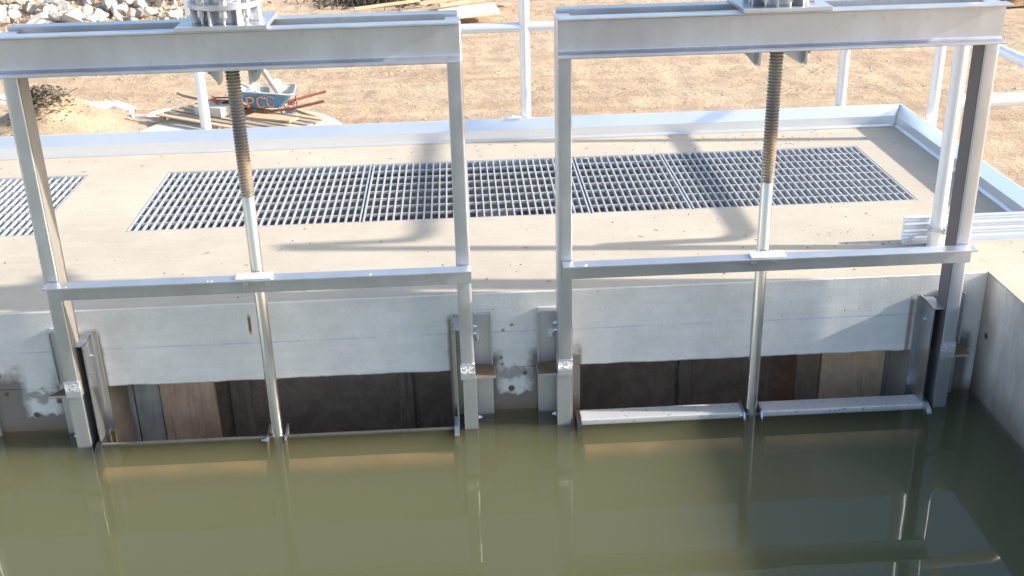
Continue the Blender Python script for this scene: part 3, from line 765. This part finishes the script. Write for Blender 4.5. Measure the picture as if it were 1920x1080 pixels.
# round concrete pad
b = MB(); b.lathe([(1.55, GZ - .2), (1.55, GZ + .05), (1.52, GZ + .08)], (-3.35, 12.35), 64); tag(b.build('concrete_pad', M_pad), 'round pale concrete pad beyond the deck under the timber', 'concrete pad')
PZ = GZ + .08

# slatted timber panel lying on the pad
def loc(x, y, z, ang): return Matrix.Translation((x, y, z)) @ Matrix.Rotation(ang, 4, 'Z')
pal = empty('timber_pallet', (-3.38, 12.98, PZ), R(-35), label='slatted timber pallet lying under the blue wheelbarrow', cat='pallet')
for k in range(3):
    b = MB(); b.box(-1.18 + k * 1.08, -1.09 + k * 1.08, -.50, .50, 0, .085); b.build('stringer', M_wood2, pal, .004)
random.seed(4)
for k in range(7):
    y = -.50 + k * .155; b = MB(); b.box(-1.25 + random.uniform(-.03, .03), 1.22 + random.uniform(-.03, .03), y, y + .10, .086, .106); b.build('board', M_wood2 if k % 3 else M_wood, pal, .003)
b = MB(); b.box(-.24, .24, -.16, .16, 0, .14)
o = b.build('concrete_block', M_pad, None, .01); o.location = (-3.80, 13.20, PZ + .107); o.rotation_euler.z = R(-25); tag(o, 'flat grey block resting on the timber pallet left of the wheelbarrow', 'block')
def plank(a, c, w, t, mat, lab, name='plank', taper=False):
    a, c = Vector(a), Vector(c); d = (c - a); L = d.length; q = d.to_track_quat('X', 'Z').to_matrix()
    b = MB()
    if taper: b.prism([(0, 0), (.12, -w / 2), (L, -w / 2), (L, w / 2), (.12, w / 2)], (0, 0, -t / 2), (1, 0, 0), (0, 1, 0), (0, 0, 1), t)
    else: b.box(0, L, -w / 2, w / 2, -t / 2, t / 2)
    o = b.build(name, mat, None, .003); o.location = a; o.rotation_euler = q.to_euler(); tag(o, lab, 'plank'); return o
plank((-4.44, 13.7, -2.60), (-3.45, 13.45, -2.80), .10, .04, M_wood2, 'pale pointed stake jutting out left of the pallet', 'wooden_stake', True)
plank((-3.25, 12.98, PZ + .12), (-2.55, 12.60, PZ + .13), .22, .03, M_wood, 'short raw plywood offcut lying at the front of the pallet')
plank((-2.75, 13.55, GZ + .16), (-2.20, 12.95, GZ + .12), .07, .05, M_wood, 'narrow batten reaching out under the wheelbarrow leg')

# ------------------------------------------------------------------ wheelbarrow
wb = empty('wheelbarrow', (-3.02, 13.30, GZ + .0), R(3), label='worn blue wheelbarrow with orange letters and rusty handles', cat='wheelbarrow')
def traymesh(off=0, zr=.50, zb=.26, thick=True):
    # rim and floor outlines (x along the barrow, nose at -x)
    def ring(x0, x1, w0, w1, z0, z1, r, n=6):
        pts = []
        cs = [(x1 - r, w1 - r, 0), (x0 + r, w0 - r, 1), (x0 + r, -w0 + r, 2), (x1 - r, -w1 + r, 3)]
        for cx_, cy_, q in cs:
            for k in range(n + 1):
                a = math.pi / 2 * (q + k / n); x = cx_ + r * math.cos(a); y = cy_ + r * math.sin(a)
                t = (x - x0) / (x1 - x0); pts.append((x, y, z0 + (z1 - z0) * t))
        return pts
    top = ring(-.44 + off, .42 - off, .25 - off, .33 - off, zr + .06, zr - .02, .10)
    mid = ring(-.34 + off, .34 - off, .20 - off, .25 - off, (zr + zb) / 2 - .0, (zr + zb) / 2, .09)
    bot = ring(-.22 + off, .22 - off, .14 - off, .18 - off, zb + off, zb + off, .07)
    return top, mid, bot
b = MB(); T, Mi, Bo = traymesh(); n = len(T)
b.add(T + Mi + Bo, [(r_ * n + i, r_ * n + (i + 1) % n, (r_ + 1) * n + (i + 1) % n, (r_ + 1) * n + i) for r_ in range(2) for i in range(n)], True); b.add(Bo, [tuple(range(n))])
tray = b.build('tray', M_blue, wb)
b = MB(); T2, M2, B2 = traymesh(.006); b.add(T2 + M2 + B2, [(r_ * n + i, r_ * n + (i + 1) % n, (r_ + 1) * n + (i + 1) % n, (r_ + 1) * n + i) for r_ in range(2) for i in range(n)], True); b.add(B2, [tuple(range(n))]); b.build('tray_lining', M_inside, tray)
b = MB(); b.tube(T + [T[0]], .012, 8, False); b.build('tray_rim', M_inside, tray)
# letters, laid on the near side of the tray
def strokes(ch):
    if ch == 'P': return [[(0, 0), (0, 1)], [(0, 1), (.38, 1), (.55, .88), (.55, .62), (.38, .48), (0, .48)]]
    return [[(.58, .86), (.42, 1), (.2, 1), (.04, .84), (0, .5), (.04, .16), (.2, 0), (.42, 0), (.58, .14)]]
b = MB()
def side(u, v):   # u along x, v height fraction
    x = u; z = .25 + .27 * v
    A_, B_ = (.20, .41) if z < .41 else (.41, .56)
    w = -(.16 + (.255 - .19 + .0) * (z - .26) / .15) if z < .41 else -(.225 + .065 * (z - .41) / .15)
    return Vector((x, w - .012 - .03 * (x + .1), z))
for i, ch in enumerate('PCC'):
    for s_ in strokes(ch):
        pts = [side(-.27 + i * .145 + p[0] * .17, .14 + p[1] * .62) for p in s_]; b.tube([p + Vector((0, -.002, 0)) for p in pts], .011, 8)
b.build('painted_letters', M_orange, tray)
for sd in (-1, 1):
    b = MB(); b.tube([(-.55, .05 * sd, .19), (-.20, .14 * sd, .20), (.35, .25 * sd, .255), (.86, .30 * sd, .36)], .021, 10); b.build('handle', M_rust, wb)
    b = MB(); b.tube([(.18, .20 * sd, .28), (.30, .24 * sd, .0), (.42, .24 * sd, .0), (.40, .24 * sd, .33)], .013, 8); b.box(.27, .38, .235 * sd - .006, .235 * sd + .006, .03, .24)
    b.build('leg', M_blue if sd < 0 else M_rust, wb)
    b = MB(); b.tube([(-.20, .14 * sd, .235), (-.44, .10 * sd, .38), (-.78, .06 * sd, .40)], .013, 8); b.build('front_brace', M_rust, wb)
    b = MB(); b.tube([(-.55, .05 * sd, .20), (-.80, .06 * sd, .40)], .016, 8); b.build('front_brace', M_rust, wb)
b = MB(); b.tube([(-.80, -.08, .41), (-.80, .08, .41)], .018, 10); b.build('nose_guard', M_rust, wb)
b = MB(); b.tube([(-.55, -.08, .19), (-.55, .08, .19)], .012, 10)
# wheel
prof = []
wv = []; nn = 28; k2 = 10
for i in range(nn):
    a = 2 * math.pi * i / nn
    for j in range(k2):
        c_ = 2 * math.pi * j / k2; rr = .155 + .038 * math.cos(c_); wv.append((-.55 + rr * math.cos(a), .036 * math.sin(c_), .19 + rr * math.sin(a)))
wh = b.build('wheel', M_rust, wb)
b = MB(); b.add(wv, [(i * k2 + j, ((i + 1) % nn) * k2 + j, ((i + 1) % nn) * k2 + (j + 1) % k2, i * k2 + (j + 1) % k2) for i in range(nn) for j in range(k2)], True); b.build('tyre', M_black, wh)
b = MB(); b.tube([(-.55, -.012, .19), (-.55, .012, .19)], .122, 24); b.build('rim', M_rust, wh)

# things in the barrow
bk = empty('bucket', (-3.15, 13.25, GZ + .34), 0, label='white plastic bucket tipped over in the wheelbarrow', cat='bucket'); bk.rotation_euler = (R(-14), R(-20), 0)
b = MB(); b.lathe([(.082, 0), (.105, .21), (.112, .212), (.112, .23), (.104, .232), (.100, .215), (.080, .012)], (0, 0), 28, cap=True); b.build('pail', M_bucket, bk)
b = MB(); b.tube([(.11 * math.cos(a), .11 * math.sin(a) * .3 - .06, .20 - .10 * math.sin(a)) for a in [math.pi * k / 10 for k in range(11)]], .003, 6); b.build('bail', M_bolt, bk)
b = MB(); b.lathe([(.006, 0), (.082, .006), (.086, .03), (.080, .07), (.055, .115), (.02, .135), (.004, .137)], (0, 0), 24)
o = b.build('hard_hat', M_bucket); o.location = (-2.92, 13.48, GZ + .50); o.rotation_euler = (R(20), R(35), 0); tag(o, 'round white object perched at the back of the wheelbarrow', 'hard hat')
tl = empty('steel_tool', (-2.80, 13.25, GZ + .38), label='stout galvanised tube leaning in the wheelbarrow with a bolted end', cat='tool')
b = MB(); b.tube([(0, 0, 0), (-.34, -.02, .66)], .042, 16); b.build('tube', M_pipe, tl)
for k in (-1, 1):
    b = MB(); b.tube([(-.03 + .012 * k, -.045, .10), (-.03 + .012 * k, -.062, .10)], .010, 6); b.build('bolt', M_bolt, tl)
plank((-3.02, 13.15, GZ + .44), (-3.42, 13.30, GZ + .62), .028, .02, M_pipe, 'thin brown stick leaning over the nose of the wheelbarrow', 'stick')
b = MB(); b.box(-.07, .07, -.05, .05, -.03, .03); o = b.build('cement_lump', M_bucket, None, .01); o.location = (-2.97, 13.12, GZ + .43); o.rotation_euler = (.3, .5, .4); tag(o, 'small white block beside the bucket in the wheelbarrow', 'block')

# ------------------------------------------------------------------ lumber pile far back
lab = 'sawn board in the loose lumber pile behind the left gate'
lum = [((-2.35, 21.5, .16), (-.95, 21.95, .22), .12, M_wood, 'single yellow board sticking out left from the lumber pile'),
       ((-1.35, 21.25, .10), (.15, 21.9, .15), .14, M_wood2, 'greyish board low at the left of the lumber pile'),
       ((-.95, 21.65, .20), (1.15, 22.35, .28), .16, M_wood, 'long board crossing the middle of the lumber pile'),
       ((-1.15, 22.3, .22), (.9, 22.1, .30), .14, M_wood, 'board lying straight along the back of the lumber pile'),
       ((-.5, 21.2, .22), (1.35, 21.75, .34), .15, M_wood, 'topmost slanting board above the pale plywood sheet'),
       ((-.9, 22.5, .12), (.2, 22.9, .14), .14, M_wood2, 'short grey board at the back left of the lumber pile'),
       ((.1, 22.6, .12), (1.4, 22.5, .16), .18, M_wood, 'broad board at the back right of the lumber pile'),
       ((-.9, 20.95, .08), (.35, 21.15, .14), .10, M_wood2, 'narrow grey batten at the front left of the lumber pile'),
       ((.1, 19.65, .03), (2.1, 20.5, .04), .05, M_wood2, 'thin batten lying flat on the dirt before the lumber pile')]
for a, c, w, mt_, lb in lum: plank((a[0], a[1], GZ + a[2] + .06), (c[0], c[1], GZ + c[2] + .06), w, .05, mt_, lb, 'lumber_board')
b = MB(); b.box(-.62, .62, -.48, .48, -.02, .02); o = b.build('plywood_sheet', M_ply, None, .004); o.location = (.12, 20.85, GZ + .20); o.rotation_euler = (R(3), R(-3), R(6)); tag(o, 'pale plywood sheet lying at the front of the lumber pile', 'plywood')
b = MB(); b.box(-.35, .35, -.12, .12, -.05, .05); o = b.build('timber_block', M_wood2, None, .01); o.location = (-.3, 21.1, GZ + .1); tag(o, 'short thick timber block under the lumber pile', 'timber')
# dark scrub behind the lumber pile
b = MB(); random.seed(31)
for k in range(420):
    x = -2.0 + random.gauss(0, .70); y = 23.4 + random.gauss(0, .35); z = GZ + ghz(x, y) - .03
    d = Vector((random.gauss(0, .8), random.gauss(0, .8), .3 + random.random())).normalized() * (.15 + .35 * random.random())
    p = Vector((x, y, z)); b.tube([p, p + d * .55 + Vector((random.gauss(0, .04), 0, .02)), p + d], .010, 4, False)
    for q in range(5):
        c = p + d * (.3 + .7 * random.random()); a = Matrix.Rotation(random.random() * 6.28, 3, 'Z') @ Matrix.Rotation(random.random() * 3, 3, 'X'); s_ = .02 + .03 * random.random()
        b.add([c + a @ Vector(q_) for q_ in ((-s_, 0, 0), (0, -s_ * .3, 0), (s_, 0, 0), (0, s_ * .3, 0))], [(0, 1, 2, 3)])
tag(b.build('scrub', plain('dark_scrub', (.07, .06, .04), .9, 0, .5)), 'dark dry scrub behind the lumber pile', 'scrub')
# grey gravel heap and dark crib at the edges
b = MB(); gx = lin(-6.3, -2.4, .09); gy = lin(24.1, 26.4, .09)
hv = [(x, y, GZ + ghz(x, y) - .05 + pile(x, y, -4.3, 25.2, 1.5, .8, .42) + .05 * noise.noise(Vector((x * 5, y * 5, 0)))) for y in gy for x in gx]; nx = len(gx)
b.add(hv, [(j * nx + i, j * nx + i + 1, (j + 1) * nx + i + 1, (j + 1) * nx + i) for j in range(len(gy) - 1) for i in range(nx - 1)], True)
tag(b.build('gravel_heap', plain('grey_gravel', (.26, .24, .22), .95, 0, .35, 6, .8)), 'low grey gravel heap behind the left operator pedestal', 'gravel heap')
cr = empty('timber_crib', (12.2, 20.9, GZ), R(10), label='dark stacked timber crib at the far top right corner', cat='timber stack')
for k in range(3):
    b = MB(); b.box(-.8, .8, -.5, -.3, .02 + .2 * k, .16 + .2 * k); b.box(-.8, .8, .3, .5, .02 + .2 * k, .16 + .2 * k); b.box(-.7, -.5, -.6, .6, .16 + .2 * k, .22 + .2 * k); b.box(.5, .7, -.6, .6, .16 + .2 * k, .22 + .2 * k); b.build('timber_course', M_pbrown, cr, .005)

# grit on the deck
b = MB(); random.seed(77)
for k in range(420):
    x = random.uniform(-2.3, 1.9); y = random.choice((random.uniform(.03, .70), random.uniform(1.49, 1.74)))
    if random.random() < .4: x = random.gauss(1.1, .4)
    if x > 1.93: continue
    s_ = .0012 + .0028 * random.random() ** 2; i = random.randrange(4); a = Matrix.Rotation(random.random() * 6.28, 3, 'Z')
    b.add([a @ v * s_ + Vector((x, y, s_ * .4)) for v in tv[i]], tf_[i])
for k in range(26):
    x = random.uniform(-2, 1.8); y = random.choice((random.uniform(.03, .70), random.uniform(1.49, 1.72))); a = random.random() * 6.28; L = .005 + .012 * random.random()
    b.tube([(x, y, .002), (x + L * math.cos(a), y + L * math.sin(a), .002), (x + 1.6 * L * math.cos(a + .4), y + 1.6 * L * math.sin(a + .4), .002)], .0008, 5)
tag(b.build('grit', plain('grit', (.13, .10, .07), .9, 0, .4)), 'fine dark grit and twigs scattered on the pale deck', 'grit', kind='stuff')

# ------------------------------------------------------------------ camera
cd = bpy.data.cameras.new('camera'); cam = bpy.data.objects.new('camera', cd); col.objects.link(cam); sc.camera = cam
yaw, pit, rol, F = .042172, -.418015, -.025383, 2117.52
cy_, sy_, cp, sp = math.cos(yaw), math.sin(yaw), math.cos(pit), math.sin(pit)
fwd = Vector((sy_ * cp, cy_ * cp, sp)); rt = Vector((cy_, -sy_, 0)); up = rt.cross(fwd)
r2 = rt * math.cos(rol) + up * math.sin(rol); u2 = -rt * math.sin(rol) + up * math.cos(rol)
Mx = Matrix((r2, u2, -fwd)).transposed().to_4x4(); Mx.translation = (-.13797, -3.43791, 1.54275)
cam.matrix_world = Mx
cd.sensor_width = 36; cd.lens = 36 * F / 1920; cd.clip_end = 2000; cd.clip_start = .05

# ------------------------------------------------------------------ light
S = Vector((2.2, -.225, 1)).normalized()
sd = bpy.data.lights.new('sun', 'SUN'); so = bpy.data.objects.new('sun', sd); col.objects.link(so)
sd.energy = 3.9; sd.angle = R(.9); sd.color = (1, .93, .82); so.rotation_euler = S.to_track_quat('Z', 'Y').to_euler(); so.location = S * 30
w = bpy.data.worlds.new('World'); sc.world = w; w.use_nodes = True; nt = w.node_tree
sk = nt.nodes.new('ShaderNodeTexSky'); sk.sky_type = 'NISHITA'; sk.sun_disc = False; sk.sun_elevation = math.asin(S.z); sk.sun_rotation = math.atan2(S.x, S.y)
sk.air_density = 1.0; sk.dust_density = 2.0; sk.ozone_density = 1.0
nt.links.new(sk.outputs[0], nt.nodes['Background'].inputs[0]); nt.nodes['Background'].inputs[1].default_value = .15
sc.view_settings.view_transform = 'Standard'; sc.view_settings.look = 'None'; sc.view_settings.gamma = 1; sc.view_settings.exposure = 1.30
sc.render.engine = 'CYCLES'; sc.cycles.max_bounces = 10; sc.cycles.volume_bounces = 4; sc.cycles.transparent_max_bounces = 12
